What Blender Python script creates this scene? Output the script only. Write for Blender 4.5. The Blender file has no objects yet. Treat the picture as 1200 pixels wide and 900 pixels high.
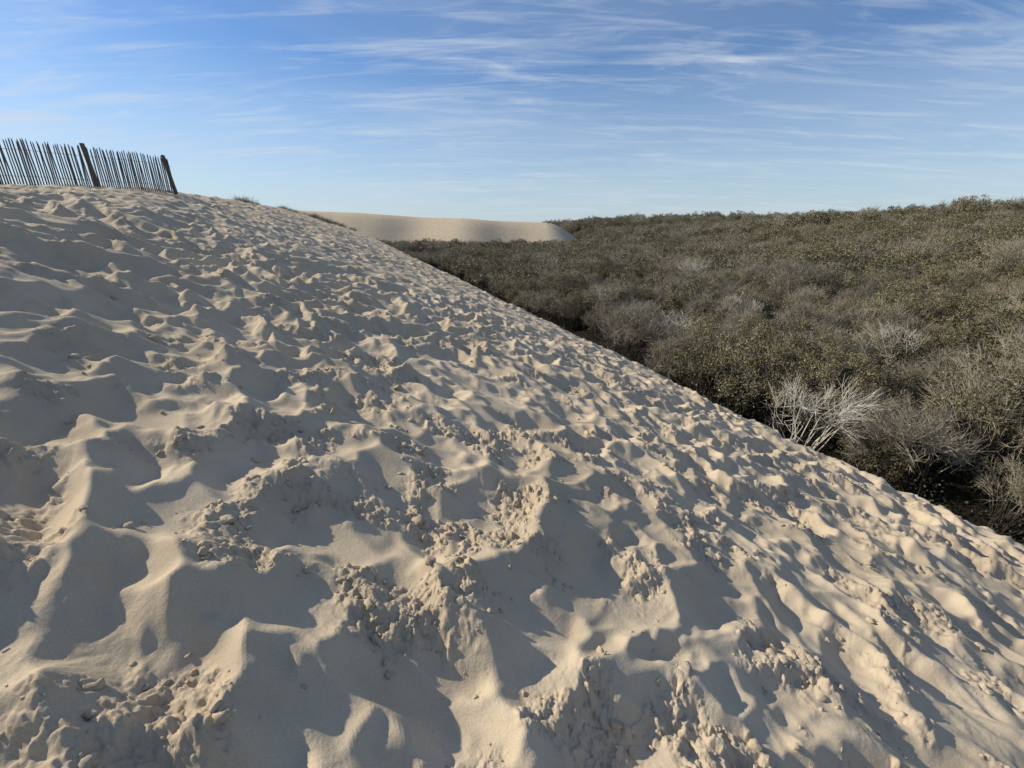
import bpy, math, time
import numpy as np
from mathutils import Vector
T0=time.time()
rng=np.random.default_rng(7)
sc=bpy.context.scene
sc.view_settings.view_transform='Standard'; sc.view_settings.look='None'; sc.view_settings.exposure=0

# ---------------------------------------------------------------- noise
def _h(ix,iy,seed):
    n=(ix.astype(np.int64)*374761393+iy.astype(np.int64)*668265263+seed*1274126177)&0xffffffff
    n=((n^(n>>13))*1274126177)&0xffffffff
    n=((n^(n>>15))*2246822519)&0xffffffff
    return (n^(n>>16))&0xffffffff
def perlin(x,y,seed=0,per=None):
    x0=np.floor(x);y0=np.floor(y);fx=x-x0;fy=y-y0
    sx=fx*fx*fx*(fx*(fx*6-15)+10);sy=fy*fy*fy*(fy*(fy*6-15)+10)
    def g(i,j):
        ix=x0+i;iy=y0+j
        if per: ix=np.mod(ix,per);iy=np.mod(iy,per)
        a=_h(ix,iy,seed)*(2*math.pi/4294967296.0)
        return np.cos(a)*(fx-i)+np.sin(a)*(fy-j)
    a=g(0,0);b=g(1,0);c=g(0,1);d=g(1,1)
    return ((a+(b-a)*sx)+((c+(d-c)*sx)-(a+(b-a)*sx))*sy)*1.5
def fbm(x,y,o,seed=0):
    r=0;a=1.
    for i in range(o):
        r=r+a*perlin(x*2**i+i*17.3,y*2**i-i*9.1,seed+i);a*=.5
    return r
def worley(x,y,seed):
    ix=np.floor(x);iy=np.floor(y);best=np.full(x.shape,9.);bid=np.zeros(x.shape)
    for i in(-1,0,1):
        for j in(-1,0,1):
            cx=ix+i;cy=iy+j
            a=_h(cx,cy,seed)/4294967296.;b=_h(cx,cy,seed+5)/4294967296.;c=_h(cx,cy,seed+9)/4294967296.
            d=np.hypot(cx+a-x,cy+b-y)
            m=d<best;best=np.where(m,d,best);bid=np.where(m,c,bid)
    return best,bid
def smin(a,b,k):
    h=np.clip(.5+.5*(b-a)/k,0,1);return b+(a-b)*h-k*h*(1-h)
def smax(a,b,k): return -smin(-a,-b,k)
def sstep(a,b,x):
    t=np.clip((x-a)/(b-a),0,1);return t*t*(3-2*t)

# ---------------------------------------------------------------- trampled sand tile (periodic, metres)
L=18.0;N=1250;cs=L/N
gu,gv=np.meshgrid(np.arange(N)*cs,np.arange(N)*cs,indexing='ij')   # u along dune, v downhill
H=.07*perlin(gu/L*9,gv/L*9,3,9)+.05*perlin(gu/L*18,gv/L*18,4,18)+.02*perlin(gu/L*36,gv/L*36,5,36)
CM=np.zeros((N,N))
ncell=perlin(gu/L*12,gv/L*12,6,12)
def stamp(ra,rb,d,th,cu,cv,rim,clodp,slump=1.45):
    W=int(ra*3.0/cs)+1
    iu=np.arange(int(cu/cs)-W,int(cu/cs)+W+1);iv=np.arange(int(cv/cs)-W,int(cv/cs)+W+1)
    du=(iu*cs-cu)[:,None];dv=(iv*cs-cv)[None,:]
    a=du*math.cos(th)+dv*math.sin(th);b=-du*math.sin(th)+dv*math.cos(th)
    ph=rng.uniform(0,6.28,3);ang=np.arctan2(b,a)
    b=np.where(b>0,b/slump,b)
    rr=np.sqrt((a/ra)**2+(b/rb)**2)*(1+.17*np.sin(2*ang+ph[0])+.13*np.sin(3*ang+ph[1])+.06*np.sin(7*ang+ph[2]))
    ix=np.ix_(iu%N,iv%N);h=H[ix]
    w=np.exp(-rr**2);c0=(h*w).sum()/w.sum()
    bowl=c0+.25*d-d*(1-np.minimum(rr,3)**2)
    dn=dv/(np.hypot(du,dv)+1e-3)
    H[ix]=np.minimum(h,bowl)+d*(rim+.22*dn)*np.exp(-((rr-1.25)/.24)**2)
    if rng.random()<clodp:
        CM[ix]=np.maximum(CM[ix],np.exp(-((rr-1.)/.65)**2)*rng.uniform(.4,1))
    else: CM[ix]*=1-.52*np.exp(-rr**2*1.5)
for s in range(4300):
    cu,cv=rng.uniform(0,L,2);ra=rng.uniform(.10,.27)
    stamp(ra,ra*rng.uniform(.75,1.4),ra*rng.uniform(.36,.70),rng.normal(.35,.7),cu,cv,.12,.15)
for s in range(4600):
    cu,cv=rng.uniform(0,L,2)
    if ncell[int(cu/cs)%N,int(cv/cs)%N]+rng.normal(0,.25)<.0: continue
    ra=.03*math.exp(rng.uniform(0,1.1))
    stamp(ra,ra*rng.uniform(.8,1.8),ra*rng.uniform(.25,.5),rng.normal(.35,.9),cu,cv,.2,.06,1.2)
H-=H.mean()
H=np.clip(H,-.40,.40)
S0=.36
T=.86
for it in range(16):
    F=np.zeros_like(H)
    for ax,sl in((0,0),(1,S0)):
        dif=H-np.roll(H,-1,ax)+sl*cs     # drop toward +axis
        ex=np.sign(dif)*np.maximum(np.abs(dif)-T*cs,0)*.22
        F-=ex;F+=np.roll(ex,1,ax)
    H+=F
def blur(A,k):
    for _ in range(k):
        for ax in(0,1): A=(np.roll(A,1,ax)+2*A+np.roll(A,-1,ax))/4
    return A
print('H std',H.std())
H=blur(H,1)
CM=blur(CM,4)
def samp(A,u,v):
    a=np.mod(u/cs,N);b=np.mod(v/cs,N)
    i=np.floor(a).astype(int);j=np.floor(b).astype(int);fa=a-i;fb=b-j
    i%=N;j%=N;i1=(i+1)%N;j1=(j+1)%N
    return A[i,j]*(1-fa)*(1-fb)+A[i1,j]*fa*(1-fb)+A[i,j1]*(1-fa)*fb+A[i1,j1]*fa*fb
print('tile',time.time()-T0)

AX=(-.329,.944);RX=(.944,.329)
def uv(x,y): return x*AX[0]+y*AX[1], x*RX[0]+y*RX[1]
def base(x,y):
    u,v=uv(x,y)
    rise=1.2*(1-np.exp(-np.clip(u,-12,400)/25))
    plane=-1.6-S0*v+rise+.10*perlin(u/7,v/7,60)
    cap=1.28+.018*(np.clip(u,20,115)-20)-.07*(21-np.clip(u,8,21))+.08*perlin(u/9,v/9,61)
    dn=smin(plane,cap,.5)
    ve=(1.6-rise)/.14+.45*perlin(u/5,v*0,62)
    dn=smin(dn,-.5*ve-.84*(v-ve),.35)
    dn=smin(dn,cap-.35*(u-122),3.)
    amp=np.where(y>100,6+4*np.exp(-((y-100)/60)**2),10.)
    far=sstep(300,420,np.hypot(x,y))
    fl=-9.3+amp*sstep(5,125,x)+.55*fbm(x/24,y/24,2,20)+3.4*far*(sstep(700,320,np.hypot(x,y))*.9+.1)
    fl=fl-2.6*sstep(110,190,y)*sstep(60,20,x)*(1-far)-1.3*np.exp(-((v-16.5)/4.5)**2)*(u<140)
    fl=fl+far*.9*fbm(x/9,y/9,2,33)
    # distant dune spur
    top=2.7-.050*np.clip(x,-160,60)+.5*perlin(x/30,y/30,70)
    ex=np.maximum(x-(18+8*perlin(y/60,x*0,71)),0);ey=np.maximum(236+10*perlin(x/35,x*0,72)-y,0)
    fd=smin(top,top+1.0-.60*np.hypot(ex,ey),4.)
    fd2=1.2+1.4*perlin(x/120,y*0,73)-.05*np.hypot(np.maximum(np.abs(x-95)-35,0),np.maximum(np.abs(y-900)-60,0))
    tot=smax(smax(dn,fl,.4),smax(fd,fd2,.5),.6)
    sand=np.maximum(sstep(.3,.9,dn-fl),np.maximum(sstep(.2,.8,fd-fl),sstep(.2,.8,fd2-fl)))
    return tot,sand,u,v,ve,far
def height(x,y,full=False):
    tot,sand,u,v,ve,far=base(x,y)
    r=np.hypot(x,y)
    w=sand*sstep(2.6,.2,v-ve)*sstep(150,60,r)*(1-.28*sstep(6,20,r))
    wu=u+.3*perlin(u/3,v/3,80);wv=v+.3*perlin(u/3,v/3,81)
    big=1.0+.38*perlin(u/6,v/6,90)
    h=tot+w*samp(H,wu,wv)*big*1.0
    cm=samp(CM,wu,wv)*sstep(16,8,r)*w
    cm=cm*sstep(-.35,.3,perlin(u*2.3,v*2.3,95)+.5*perlin(u*7,v*7,96))
    if full: return h,sand,far,cm,w
    return h

# ---------------------------------------------------------------- ground sheet
th=np.concatenate([np.linspace(-180,-70,90,endpoint=False),np.linspace(-70,70,1250,endpoint=False),np.linspace(70,180,90,endpoint=False)])
th=np.radians(th)
rad=np.concatenate([np.geomspace(.04,.6,20,endpoint=False),np.geomspace(.6,60,1030,endpoint=False),np.geomspace(60,5000,200)])
nt=len(th);nr=len(rad)
R_,T_=np.meshgrid(rad,th,indexing='ij')
X=(R_*np.sin(T_)).ravel();Y=(R_*np.cos(T_)).ravel()
Z,SA,FA,CL,WW=height(X,Y,True)
near=(np.hypot(X,Y)<14)&(CL>.03)
xn,yn,cn=X[near],Y[near],CL[near]
jx=xn+.03*perlin(xn*12,yn*12,40)+.008*perlin(xn*50,yn*50,42);jy=yn+.03*perlin(xn*12,yn*12,41)+.008*perlin(xn*50,yn*50,43)
f1,i1=worley(jx/.05,jy/.05,11);f2,i2=worley(jx/.022,jy/.022,12)
Z[near]+=sstep(.08,.45,cn)*(.024*(1-np.clip(f1/.7,0,1)**2)*(i1*1.5-.5).clip(0)+.010*(1-np.clip(f2/.7,0,1)**2)*i2+.014*fbm(xn*16,yn*16,3,47))
nr2=np.hypot(X,Y)<25
X2,Y2=X[nr2],Y[nr2];pm=sstep(-.2,.5,perlin(X2*1.7,Y2*1.7,49))
Z[nr2]+=WW[nr2]*(.004*perlin(X2*6,Y2*6,45)+pm*.0045*np.abs(fbm(X2*13+.5*perlin(X2*5,Y2*5,51),Y2*13,3,46)))
co=np.stack([X,Y,Z],1)
co=np.vstack([co,[[0,0,float(Z[0])]]])
i=np.arange(nr-1)[:,None];j=np.arange(nt)[None,:];jn=(j+1)%nt
q=np.stack([i*nt+j,(i)*nt+jn,(i+1)*nt+jn,(i+1)*nt+j],-1).reshape(-1,4)[:,::-1]
def mkmesh(name,co,quads,smooth=True,attrs={},extra_tris=None):
    me=bpy.data.meshes.new(name)
    me.vertices.add(len(co));me.vertices.foreach_set('co',np.ascontiguousarray(co,dtype=np.float32).ravel())
    nq=len(quads);ntri=0 if extra_tris is None else len(extra_tris)
    loops=quads.ravel()
    st=np.arange(nq)*4;tt=np.full(nq,4)
    if ntri:
        loops=np.concatenate([loops,extra_tris.ravel()]);st=np.concatenate([st,nq*4+np.arange(ntri)*3]);tt=np.concatenate([tt,np.full(ntri,3)])
    me.loops.add(len(loops));me.loops.foreach_set('vertex_index',loops.astype(np.int32))
    me.polygons.add(nq+ntri);me.polygons.foreach_set('loop_start',st.astype(np.int32));me.polygons.foreach_set('loop_total',tt.astype(np.int32))
    me.polygons.foreach_set('use_smooth',np.full(nq+ntri,smooth))
    me.update(calc_edges=True)
    for k,a in attrs.items():
        at=me.attributes.new(k,'FLOAT','POINT');at.data.foreach_set('value',a.astype(np.float32))
    return me
cidx=nr*nt;jj=np.arange(nt)
tri=np.stack([np.full(nt,cidx),(jj+1)%nt,jj],1)
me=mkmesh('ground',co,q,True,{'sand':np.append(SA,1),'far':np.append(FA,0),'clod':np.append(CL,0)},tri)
ground=bpy.data.objects.new('sand_dune_ground',me);sc.collection.objects.link(ground)
nz=me.polygons[nt*600].normal.z
print('ground',time.time()-T0,'normal z',nz)
if nz<0: me.flip_normals()

# ---------------------------------------------------------------- material helpers
def newmat(name):
    m=bpy.data.materials.new(name);m.use_nodes=True
    nt_=m.node_tree;b=nt_.nodes['Principled BSDF'];return m,nt_,b
def nd(t,typ,**kw):
    n=t.nodes.new(typ)
    for k,v in kw.items():
        if k in n.inputs: n.inputs[k].default_value=v
        else: setattr(n,k,v)
    return n
def mixc(t,f,a,b,bt='MIX'):
    n=t.nodes.new('ShaderNodeMix');n.data_type='RGBA';n.blend_type=bt
    for s,val in((0,f),(6,a),(7,b)):
        if hasattr(val,'is_linked'): t.links.new(val,n.inputs[s])
        else: n.inputs[s].default_value=val if s==0 else (*val,1)
    return n.outputs[2]
def mth(t,op,a,b=0.,c=None):
    n=t.nodes.new('ShaderNodeMath');n.operation=op
    for s,val in enumerate((a,b) if c is None else (a,b,c)):
        if hasattr(val,'is_linked'): t.links.new(val,n.inputs[s])
        else: n.inputs[s].default_value=val
    return n.outputs[0]
def noise(t,vec,scale,detail=4,rough=.55,dist=0):
    n=nd(t,'ShaderNodeTexNoise',Scale=scale,Detail=detail,Roughness=rough,Distortion=dist)
    if vec is not None:t.links.new(vec,n.inputs['Vector'])
    return n.outputs['Fac']
def mrange(t,v,a,b,c=0.,d=1.):
    n=t.nodes.new('ShaderNodeMapRange');t.links.new(v,n.inputs[0])
    for k,val in enumerate((a,b,c,d)): n.inputs[k+1].default_value=val
    return n.outputs[0]
def attr(t,name):
    n=t.nodes.new('ShaderNodeAttribute');n.attribute_name=name;return n.outputs['Fac']

m,t,b=newmat('dune_sand')
pos=t.nodes.new('ShaderNodeNewGeometry').outputs['Position']
n1=noise(t,pos,.7,3);n2=noise(t,pos,7,4);n3=noise(t,pos,260,1,.7)
c=mixc(t,mrange(t,n1,.35,.65),(.54,.438,.303),(.62,.512,.365))
c=mixc(t,mrange(t,n2,.45,.75,0,.35),c,(.46,.37,.255))
c=mixc(t,mrange(t,n3,.42,.72,0,.45),c,(.32,.255,.175))
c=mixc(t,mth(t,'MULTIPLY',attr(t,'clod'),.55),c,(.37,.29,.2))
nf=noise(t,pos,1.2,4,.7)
fc=mixc(t,mrange(t,nf,.3,.7),(.010,.008,.006),(.02,.016,.011))  # floor litter, darkened to paint the gully's shade near black
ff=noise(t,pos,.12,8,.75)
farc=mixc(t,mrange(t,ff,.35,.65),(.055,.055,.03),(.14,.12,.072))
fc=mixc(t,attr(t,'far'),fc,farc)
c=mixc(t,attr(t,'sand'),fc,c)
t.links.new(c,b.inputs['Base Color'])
b.inputs['Roughness'].default_value=.95;b.inputs['Specular IOR Level'].default_value=.12
b1=nd(t,'ShaderNodeBump',Strength=.65,Distance=.006);t.links.new(noise(t,pos,60,5,.72),b1.inputs['Height'])
t.links.new(b1.outputs[0],b.inputs['Normal'])
me.materials.append(m);SAND=m

# ---------------------------------------------------------------- sand clods (one object)
def ico():
    import bmesh
    bm=bmesh.new();bmesh.ops.create_icosphere(bm,subdivisions=2,radius=1)
    v=np.array([x.co[:] for x in bm.verts]);f=np.array([[l.index for l in p.verts] for p in bm.faces]);bm.free();return v,f
iv_,if_=ico()
cand=120000
rr_=np.sqrt(rng.uniform(.6**2,11**2,cand))*rng.uniform(.15,1,cand);aa=np.radians(rng.uniform(-75,75,cand))
cx=rr_*np.sin(aa);cy=rr_*np.cos(aa)
hz,sa_,_,cm_,_=height(cx,cy,True)
keep=rng.random(cand)<np.where(cm_>.10,cm_*.19,.002)
cx,cy,hz=cx[keep][:9000],cy[keep][:9000],hz[keep][:9000]
V=[];Fc=[]
for k in range(len(cx)):
    s=min(.0031*math.exp(rng.normal(.6,.66)),.025)*(1+.05*math.hypot(cx[k],cy[k]))
    sc3=s*rng.uniform(.6,1.4,3);sc3[2]*=.7
    dd=1+.30*np.sin(iv_@rng.normal(0,2.6,3)+rng.uniform(0,6))+.24*np.sin(iv_@rng.normal(0,5,3))+rng.normal(0,.08,len(iv_))
    a=rng.uniform(0,6.28);R=np.array([[math.cos(a),-math.sin(a),0],[math.sin(a),math.cos(a),0],[0,0,1]])
    V.append((iv_*dd[:,None]*sc3)@R.T+[cx[k],cy[k],hz[k]+s*.15]);Fc.append(if_+k*len(iv_))
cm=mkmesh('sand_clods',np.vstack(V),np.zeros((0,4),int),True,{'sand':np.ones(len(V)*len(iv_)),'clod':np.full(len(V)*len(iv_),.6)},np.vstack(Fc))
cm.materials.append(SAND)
sc.collection.objects.link(bpy.data.objects.new('sand_clods',cm))
print('clods',len(cx),time.time()-T0)

# ---------------------------------------------------------------- vegetation materials
def leafmat(name,dark,light,pale):
    m,t,b=newmat(name)
    oi=t.nodes.new('ShaderNodeObjectInfo').outputs['Random']
    tint=attr(t,'tint')
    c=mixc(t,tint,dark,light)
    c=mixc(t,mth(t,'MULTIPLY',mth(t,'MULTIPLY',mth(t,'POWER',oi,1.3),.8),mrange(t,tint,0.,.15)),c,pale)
    t.links.new(c,b.inputs['Base Color']);b.inputs['Roughness'].default_value=.5;b.inputs['Specular IOR Level'].default_value=.35
    return m
LEAF=leafmat('scrub_leaf',(.024,.026,.011),(.21,.187,.082),(.255,.212,.11))  # dark end set low so low-tint leaves carry painted understorey shade
def barkmat(name,c1,c2):
    m,t,b=newmat(name)
    p=t.nodes.new('ShaderNodeTexCoord').outputs['Object']
    c=mixc(t,mrange(t,noise(t,p,9,2),.35,.65),c1,c2)
    t.links.new(c,b.inputs['Base Color']);b.inputs['Roughness'].default_value=.85;return m
BARK=barkmat('grey_twig',(.21,.18,.13),(.42,.365,.275))
LIMB=barkmat('shade_tinted_limb',(.03,.024,.018),(.065,.052,.04))  # limb bark darkened to paint in the shade below the canopy
PALE=barkmat('bleached_wood',(.40,.37,.30),(.64,.59,.49))

class MB:
    def __init__(s): s.v=[];s.f=[];s.m=[];s.t=[]
    def seg(s,a,b,ra,rb,mat=0,n=3):
        d=b-a;l=np.linalg.norm(d)
        if l<1e-5:return
        d=d/l;e=np.cross(d,[0,0,1.] if abs(d[2])<.9 else [1.,0,0]);e/=np.linalg.norm(e);g=np.cross(d,e)
        k=len(s.v)
        for c,r in((a,ra),(b,rb)):
            for i in range(n):
                an=2*math.pi*i/n;s.v.append(c+r*(math.cos(an)*e+math.sin(an)*g));s.t.append(.5)
        for i in range(n): s.f.append((k+i,k+(i+1)%n,k+n+(i+1)%n,k+n+i));s.m.append(mat)
    def leaves(s,p,d,w,l,nrm,tint,mat=1):   # vectorised
        e=np.cross(d,nrm);e/=np.linalg.norm(e,axis=1,keepdims=True)+1e-9
        n=len(p);k=len(s.v);l=l[:,None];w=w[:,None]
        vv=np.stack([p,p+d*l*.5+e*w,p+d*l,p+d*l*.5-e*w],1).reshape(-1,3)
        s.v+=list(vv);s.t+=list(np.repeat(tint,4));s.f+=[tuple(r) for r in (np.arange(4*n).reshape(-1,4)+k)];s.m+=[mat]*n
    def mesh(s,name,mats):
        me=mkmesh(name,np.array(s.v),np.array(s.f),False,{'tint':np.array(s.t)})
        for m in mats: me.materials.append(m)
        me.polygons.foreach_set('material_index',np.array(s.m,dtype=np.int32));return me
def unit(v): return v/(np.linalg.norm(v)+1e-9)
def unr(v): return v/(np.linalg.norm(v,axis=1,keepdims=True)+1e-9)
def bush(seed,H=3.2,R=1.5,ncl=34,nlf=110,lsz=1.,ntw=8,twl=.4,twr=.006,bark=BARK,limb=LIMB,cr=.36,low=.34,br=.03,wind=.25,ctm=.08,nlow=10):
    g=np.random.default_rng(seed);mb=MB()
    trunks=[np.array([g.normal(0,.25),g.normal(0,.25),-.4]) for _ in range(6)]
    for c in range(ncl):
        phi=2.4*c+g.uniform(-.5,.5);ct=g.uniform(ctm,1);st_=math.sqrt(max(0,1-ct*ct));k=g.uniform(.62,1.12)
        C=np.array([R*k*st_*math.cos(phi),R*k*st_*math.sin(phi),H*(low+.15)+H*(.85-low)*k*max(ct,-.05)*g.uniform(.8,1.)])
        C[0]+=wind*C[2]*.4
        rc=cr*g.uniform(.65,1.35)
        p=trunks[c%6];d=unit(np.array([C[0]*.25,C[1]*.25,1.]));r=br*g.uniform(.7,1.2);ll=np.linalg.norm(C-p)
        for s in range(4):
            d=unit(d*.8+unit(C-p)*(.5+.4*s)+g.normal(0,.13,3));q=p+d*ll/4 if s<3 else C
            mb.seg(p,q,r,r*.72,2 if s<3 else 0,4 if s<2 else 3);p=q;r*=.72
        out=unit(np.array([C[0]*.7,C[1]*.7,max(C[2]-H*.45,0)+.35])+np.array([wind,0,0]))
        for tw in range(ntw):
            d2=unit(out*.8+g.normal(0,.5,3));p2=C+g.normal(0,rc*.25,3)-out*rc*.4
            l2=twl*g.uniform(.6,1.5);m_=p2+d2*l2*.5;d3=unit(d2+g.normal(0,.28,3)+np.array([wind*.5,0,.1]));q2=m_+d3*l2*.5
            mb.seg(p2,m_,twr,twr*.8);mb.seg(m_,q2,twr*.8,twr*.4)
            for z in range(2):
                d4=unit(d3+g.normal(0,.5,3));mb.seg(m_,m_+d4*l2*.45,twr*.6,twr*.3)
        n=int(nlf*g.uniform(.6,1.3))
        if n>0:
            dirs=unr(g.normal(0,1,(n,3))+out*.75);rad_=rc*(1+.12*g.normal(0,1,n)-.45*g.random(n)**2)
            pp=C+dirs*rad_[:,None]*np.array([1.1,1.1,.85])
            dl=unr(g.normal(0,.8,(n,3))+dirs*.5+out*.3);nn=unr(dirs*.9+g.normal(0,.55,(n,3)))
            bt=g.uniform(.12,.6)*min(1,max(.15,(C[2]/H-.30)/.3))  # lower clusters tinted darker, shade put into the leaf colour
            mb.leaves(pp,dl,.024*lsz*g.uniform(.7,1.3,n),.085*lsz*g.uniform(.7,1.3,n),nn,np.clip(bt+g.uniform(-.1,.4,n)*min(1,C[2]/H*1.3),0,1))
    for c in range(nlow):      # low skirt and understorey leaves, shade painted in as the darkest tint
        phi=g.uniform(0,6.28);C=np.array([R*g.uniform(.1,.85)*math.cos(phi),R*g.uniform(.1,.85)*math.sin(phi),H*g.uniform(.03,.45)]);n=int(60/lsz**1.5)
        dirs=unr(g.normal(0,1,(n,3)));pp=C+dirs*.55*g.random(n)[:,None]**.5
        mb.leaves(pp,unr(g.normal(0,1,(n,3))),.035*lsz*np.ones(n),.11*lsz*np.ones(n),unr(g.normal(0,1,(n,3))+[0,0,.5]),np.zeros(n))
    return mb.mesh('scrub_%d'%seed,[bark,LEAF,limb])
near_v=[bush(101,3.7,1.6,42,145,1.1,ntw=8,twl=.48),bush(102,4.0,1.8,46,135,1.2,ntw=8,twl=.52),bush(103,3.3,1.5,38,145,1.05,ntw=9),
        bush(104,3.7,1.6,38,85,1.05,ntw=15,twl=.65,twr=.007),bush(105,3.6,1.6,36,40,1.,ntw=19,twl=.75,twr=.008),bush(106,3.9,1.6,34,10,1.,ntw=22,twl=.85,twr=.010)]
far_v=[bush(111,3.4,1.6,30,36,2.2,ntw=4,twr=.012),bush(112,3.6,1.7,32,34,2.2,ntw=4,twr=.012),bush(113,3.1,1.5,28,38,2.,ntw=5,twr=.012),
       bush(114,3.4,1.6,30,26,2.2,ntw=7,twl=.6,twr=.013),bush(115,3.3,1.6,28,12,2.,ntw=9,twl=.7,twr=.013),bush(116,3.5,1.5,26,4,2.,ntw=10,twl=.8,twr=.014)]
wts=np.array([3,3,3,3.2,2.1,1.1])
print('bushes',[len(v.polygons) for v in near_v+far_v],time.time()-T0)
# ---------------------------------------------------------------- scatter
def scatter(r0,r1,sp,s0,a0,a1):
    n=int(r1*2/sp)+2
    gx,gy=np.meshgrid(np.arange(-n//2,n//2+1)*sp,np.arange(-n//2,n//2+1)*sp)
    gx=gx.ravel()+rng.uniform(-.5,.5,gx.size)*sp;gy=gy.ravel()+rng.uniform(-.5,.5,gy.size)*sp
    r=np.hypot(gx,gy);a=np.degrees(np.arctan2(gx,gy))
    k=(r>=r0)&(r<r1)&(a>a0)&(a<a1);gx,gy=gx[k],gy[k]
    h,sand,u,v,ve,far=base(gx,gy)
    k=(sand<.2)&(v>np.maximum(ve+5.0,18.5+1.3*perlin(u/3.5,u*0,63)));k|=(sand<.2)&(u>110);k&=(h<20)
    return np.stack([gx[k],gy[k],h[k],np.full(k.sum(),s0)],1)
forest=bpy.data.objects.new('scrub_forest',None);sc.collection.objects.link(forest)
def place(P,vs,tag):
    pn=perlin(P[:,0]/13,P[:,1]/13,200);grey=np.clip(.45+pn*1.3,0,1)
    _,vv_=uv(P[:,0],P[:,1]);grey=np.clip(grey+.15*sstep(30,20,vv_),0,1)
    lw=wts[None,:]*np.where(np.arange(6)[None,:]>=3,.35+1.9*grey[:,None],1.6-grey[:,None])
    lw/=lw.sum(1,keepdims=True);pick=(lw.cumsum(1)<rng.random(len(P))[:,None]).sum(1).clip(0,5)
    for vi,bm_ in enumerate(vs):
        Q=P[pick==vi];n=len(Q)
        if n==0: continue
        va=.34 if tag=='n' else .14
        sz=Q[:,3]*rng.uniform(.66 if tag=='n' else .82,1.22 if tag=='n' else 1.12,n)*(1+va*perlin(Q[:,0]/8,Q[:,1]/8,210))
        an=rng.normal(0,.9,n);tx=rng.normal(.06,.1,n);ty=rng.normal(0,.1,n)
        nrm=np.stack([tx,ty,np.ones(n)],1);nrm/=np.linalg.norm(nrm,axis=1,keepdims=True)
        e=np.stack([np.cos(an),np.sin(an),np.zeros(n)],1);e-=nrm*(e*nrm).sum(1,keepdims=True);e/=np.linalg.norm(e,axis=1,keepdims=True)
        f=np.cross(nrm,e);c=Q[:,:3]-[0,0,.15]
        h=sz[:,None]/2
        vv=np.stack([c-e*h-f*h,c+e*h-f*h,c+e*h+f*h,c-e*h+f*h],1).reshape(-1,3)
        cmh=mkmesh('scatter_'+tag+str(vi),vv,np.arange(4*n).reshape(-1,4),False)
        co_=bpy.data.objects.new('scrub_patch_'+tag+str(vi),cmh);sc.collection.objects.link(co_);co_.parent=forest
        co_.instance_type='FACES';co_.use_instance_faces_scale=True;co_.instance_faces_scale=1.;co_.show_instancer_for_render=False;co_.show_instancer_for_viewport=False
        ch=bpy.data.objects.new('scrub_bush_'+tag+str(vi),bm_);sc.collection.objects.link(ch);ch.parent=co_
Pn=scatter(0,62,2.25,1.05,-50,95);Pf=np.vstack([scatter(62,140,2.8,1.12,-35,75),scatter(140,320,5.1,1.7,-35,66),scatter(320,520,11,2.8,-30,62)])
print('instances',len(Pn),len(Pf))
place(Pn,near_v,'n');place(Pf,far_v,'f')
# individual bleached dead shrubs standing at the foot of the dune
dm=bush(301,4.1,1.5,20,0,1,ntw=12,twl=.9,twr=.011,bark=PALE,limb=PALE,br=.04,nlow=0)
dm2=bush(302,3.7,1.4,17,0,1,ntw=11,twl=.8,twr=.011,bark=PALE,limb=PALE,br=.04,nlow=0)
def hz_at(x,y): return float(base(np.array([float(x)]),np.array([float(y)]))[0][0])
for k,(az,r,s,mm) in enumerate([(36,22.0,1.05,dm),(20,33.5,1.05,dm2),(27,40,1.,dm2),(22,60,1.1,dm),(42,32,1.,dm2),(13,42,1.05,dm)]):
    x=r*math.sin(math.radians(az));y=r*math.cos(math.radians(az))
    o=bpy.data.objects.new('dead_shrub',mm);sc.collection.objects.link(o);o.location=(x,y,hz_at(x,y)+.2);o.rotation_euler=(0,.05,k*.9-1);o.scale=(s,)*3

# marram grass tufts on the crest
GR=leafmat('marram_leaf',(.07,.08,.035),(.16,.15,.07),(.2,.17,.1))
def grass(seed,nb=160,h=.5):
    g=np.random.default_rng(seed);mb=MB()
    for k in range(nb):
        p=np.array([g.normal(0,.16),g.normal(0,.16),-.05]);d=unit(np.array([g.normal(.1,.35),g.normal(0,.35),1.]));l=h*g.uniform(.5,1.2)/3;w=.005
        tt=g.random();e=unit(np.cross(d,g.normal(0,1,3)))
        for s in range(3):
            q=p+d*l;w2=w*(.7 if s<2 else .1);kx=len(mb.v)
            mb.v+=[p-e*w,p+e*w,q+e*w2,q-e*w2];mb.t+=[tt]*4;mb.f.append((kx,kx+1,kx+2,kx+3));mb.m.append(0)
            p=q;w=w2;d=unit(d+np.array([d[0]*.35,d[1]*.35,-.22]))
    return mb.mesh('marram_%d'%seed,[GR])
gm=[grass(1),grass(2)]
gl=bpy.data.objects.new('marram_grass',None);sc.collection.objects.link(gl)
for az0,r0,n,sp in((-28.6,36,5,1.0),(-22,74,14,3.),(-20.5,84,12,3.),(-25,60,5,2.)):
    for k in range(n):
        az=math.radians(az0+rng.normal(0,sp*.35));r=r0+rng.normal(0,sp*1.2)
        x=r*math.sin(az);y=r*math.cos(az)
        o=bpy.data.objects.new('grass_tuft',gm[k%2]);sc.collection.objects.link(o);o.parent=gl
        o.location=(x,y,hz_at(x,y));s=rng.uniform(.6,1.2)*(1 if r<50 else 1.5);o.scale=(s*1.3,s*1.3,s*.9);o.rotation_euler=(0,0,rng.uniform(0,6))

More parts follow.
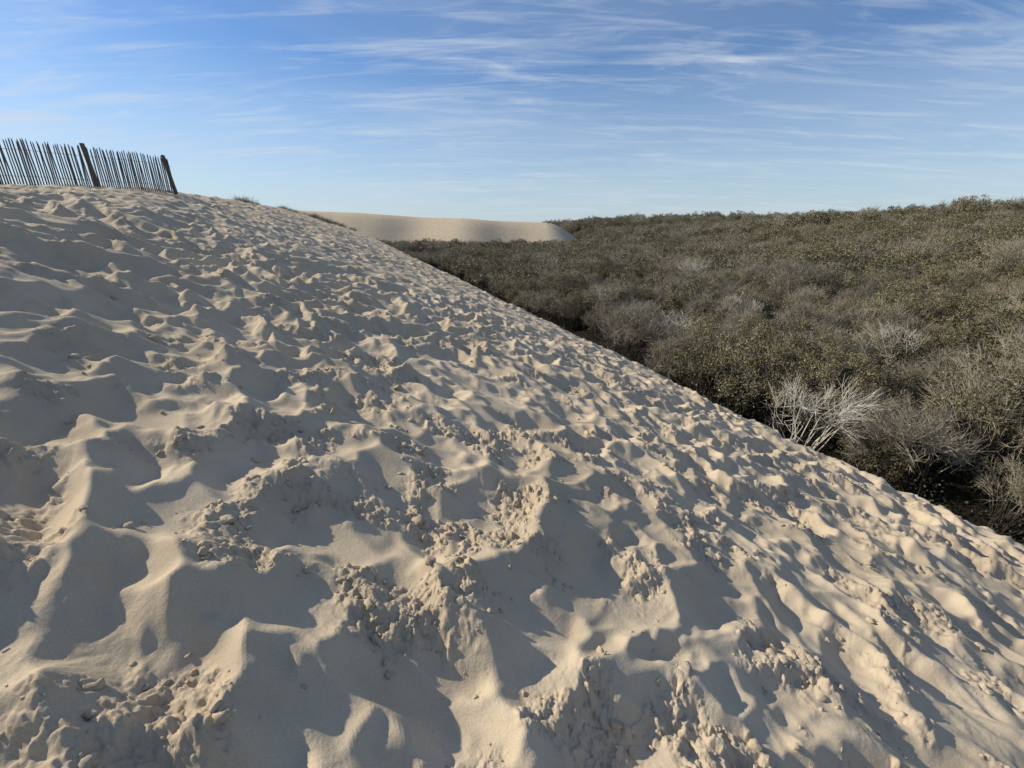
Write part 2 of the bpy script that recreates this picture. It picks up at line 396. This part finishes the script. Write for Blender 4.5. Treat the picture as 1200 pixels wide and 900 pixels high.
# ---------------------------------------------------------------- chestnut paling fence
WOOD,t,b=newmat('weathered_chestnut')
p=t.nodes.new('ShaderNodeTexCoord').outputs['Object']
mp=t.nodes.new('ShaderNodeMapping');t.links.new(p,mp.inputs[0]);mp.inputs['Scale'].default_value=(30,30,3)
c=mixc(t,mrange(t,noise(t,mp.outputs[0],1,5,.6),.3,.7),(.10,.075,.056),(.21,.165,.13))
c=mixc(t,mth(t,'MULTIPLY',attr(t,'tint'),.5),c,(.06,.045,.036))
t.links.new(c,b.inputs['Base Color']);b.inputs['Roughness'].default_value=.85
bp=nd(t,'ShaderNodeBump',Strength=.6,Distance=.004);t.links.new(noise(t,mp.outputs[0],2,4),bp.inputs['Height']);t.links.new(bp.outputs[0],b.inputs['Normal'])
WIRE,t,b=newmat('galvanised_wire');b.inputs['Base Color'].default_value=(.16,.14,.12,1);b.inputs['Metallic'].default_value=.7;b.inputs['Roughness'].default_value=.6
fence=bpy.data.objects.new('paling_fence',None);sc.collection.objects.link(fence)
A=np.array([-12.35,17.8]);D=np.array([-2.0,-4.1]);D/=np.linalg.norm(D)
def fz(s): 
    q=A+D*s;return float(height(np.array([q[0]]),np.array([q[1]]))[0])
def fsm(s): return float(np.mean([fz(s+o) for o in np.linspace(-.9,.9,9)]))
pk=MB()
s=.05
FH=1.24
while s<12:
    q=A+D*s;zb=fsm(s);hgt=FH*rng.uniform(.96,1.03);w=rng.uniform(.015,.021);dp=.010
    la=rng.normal(.0,.015);lb=rng.normal(0,.01);tt=rng.random();k0=len(pk.v)
    nn=np.array([-D[1],D[0]])
    lev=[(-.25,1),(hgt*.33,rng.uniform(.85,1.1)),(hgt*.7,rng.uniform(.8,1.05)),(hgt*.95,.8),(hgt,.3)]
    bx=rng.normal(0,.005,5)
    for li,(zz,ws) in enumerate(lev):
        off=D*(la*zz+bx[li])+nn*lb*zz
        for sx,sy in((-1,-1),(1,-1),(1.0,.4),(0,1.2),(-1.,.4)):
            xy=q+off+D*sx*w*ws+nn*sy*dp*ws;pk.v.append(np.array([xy[0],xy[1],zb+zz]));pk.t.append(tt)
    for li in range(4):
        for e in range(5): pk.f.append((k0+li*5+e,k0+li*5+(e+1)%5,k0+li*5+5+(e+1)%5,k0+li*5+5+e));pk.m.append(0)
    k=k0+20;pk.f.append((k,k+1,k+2,k+4));pk.m.append(0)
    s+=.060+rng.uniform(-.011,.013)
po=bpy.data.objects.new('pickets',pk.mesh('pickets',[WOOD]));sc.collection.objects.link(po);po.parent=fence
ps=MB()
for sp_,ln in((.02,-.12),(2.35,-.08),(4.65,-.03),(7.1,.03),(9.6,-.02),(12,.04)):
    q=A+D*sp_-np.array([-D[1],D[0]])*.05;zb=fsm(sp_);hh=FH*1.07
    prev=None
    for zz in np.linspace(-.3,hh,6):
        off=D*ln*zz*-1
        c_=np.array([q[0]+off[0]+rng.normal(0,.004),q[1]+off[1],zb+zz]);r=.070-.008*(zz/hh)
        if prev is not None: ps.seg(prev[0],c_,prev[1],r,0,9)
        prev=(c_,r)
    ps.seg(prev[0],prev[0]+np.array([0,0,.015]),prev[1],.002,0,9)
psm=ps.mesh('posts',[WOOD]);psm.polygons.foreach_set('use_smooth',np.ones(len(psm.polygons),bool))
oo=bpy.data.objects.new('posts',psm);sc.collection.objects.link(oo);oo.parent=fence
ws=MB()
for frac in(.22,.78):
    for side in(-1,1):
        pr=None
        for s in np.arange(0,12,.09):
            q=A+D*s+np.array([-D[1],D[0]])*side*(.013+.004*math.sin(s*40))
            c_=np.array([q[0],q[1],fsm(s)+FH*frac+.004*math.sin(s*35+side)])
            if pr is not None: ws.seg(pr,c_,.0025,.0025,0,4)
            pr=c_
oo=bpy.data.objects.new('wires',ws.mesh('wires',[WIRE]));sc.collection.objects.link(oo);oo.parent=fence
print('fence',time.time()-T0)

# ---------------------------------------------------------------- light
EL,AZ=31.,-73.
sv=Vector((math.sin(math.radians(AZ))*math.cos(math.radians(EL)),math.cos(math.radians(AZ))*math.cos(math.radians(EL)),math.sin(math.radians(EL))))
sl=bpy.data.lights.new('sun','SUN');sl.energy=5.;sl.angle=math.radians(.53);sl.color=(1,.915,.77)
so=bpy.data.objects.new('sun',sl);sc.collection.objects.link(so);so.rotation_euler=sv.to_track_quat('Z','Y').to_euler()
w=bpy.data.worlds.new('World');sc.world=w;w.use_nodes=True;t=w.node_tree
bg=t.nodes['Background'];sky=t.nodes.new('ShaderNodeTexSky');sky.sky_type='NISHITA';sky.sun_disc=False
sky.sun_elevation=math.radians(EL);sky.sun_rotation=math.radians(AZ%360);sky.altitude=30;sky.air_density=1.0;sky.dust_density=.35;sky.ozone_density=2.0
gen=t.nodes.new('ShaderNodeTexCoord').outputs['Generated']
sx=t.nodes.new('ShaderNodeSeparateXYZ');t.links.new(gen,sx.inputs[0])
zz=mth(t,'ADD',mth(t,'MAXIMUM',sx.outputs[2],0.),.10)
cb=t.nodes.new('ShaderNodeCombineXYZ');t.links.new(mth(t,'DIVIDE',sx.outputs[0],zz),cb.inputs[0]);t.links.new(mth(t,'DIVIDE',sx.outputs[1],zz),cb.inputs[1])
def mapped(rot,scl,loc=(0,0,0)):
    mp=t.nodes.new('ShaderNodeMapping');t.links.new(cb.outputs[0],mp.inputs[0]);mp.inputs['Rotation'].default_value=(0,0,math.radians(rot));mp.inputs['Scale'].default_value=scl;mp.inputs['Location'].default_value=loc;return mp.outputs[0]
st=noise(t,mapped(-12,(.75,2.2,1),(3,1,0)),1.6,9,.62,.9)
st2=noise(t,mapped(-22,(.6,4.,1),(7,4,0)),1.3,8,.6,.5)
st3=noise(t,mapped(-5,(.45,1.6,1),(4.5,6,0)),2.4,9,.6,1.2)
ma=noise(t,mapped(0,(.5,.9,1),(1.3,8,0)),.9,3,.5,.3)
veil=noise(t,mapped(10,(.3,.6,1),(11,2,0)),1.2,6,.55,.5)
f=mth(t,'ADD',mth(t,'MULTIPLY',mrange(t,st,.50,.80),mrange(t,ma,.40,.62)),mth(t,'MULTIPLY',mrange(t,st2,.54,.80),.8))
f=mth(t,'ADD',f,mth(t,'MULTIPLY',mrange(t,st3,.51,.80),.6))
f=mth(t,'ADD',f,mrange(t,veil,.40,.80,0,.35))
f=mth(t,'MULTIPLY',mth(t,'MINIMUM',f,1.),.74)
skc=mixc(t,1.,sky.outputs[0],(.68,.90,1.17),'MULTIPLY')
hz_=mrange(t,sx.outputs[2],0.,.28,.68,0.)
skc=mixc(t,hz_,skc,(5.6,6.6,7.5))
t.links.new(mixc(t,f,skc,(6.2,6.9,7.8)),bg.inputs[0]);bg.inputs[1].default_value=.103

# ---------------------------------------------------------------- camera
cd=bpy.data.cameras.new('camera');cd.sensor_width=36;cd.lens=15.6;cd.clip_end=12000;cd.clip_start=.05
ca=bpy.data.objects.new('camera',cd);sc.collection.objects.link(ca);ca.location=(0,0,0);ca.rotation_euler=(math.radians(90-19.6),0,0)
sc.camera=ca
print('done',time.time()-T0)
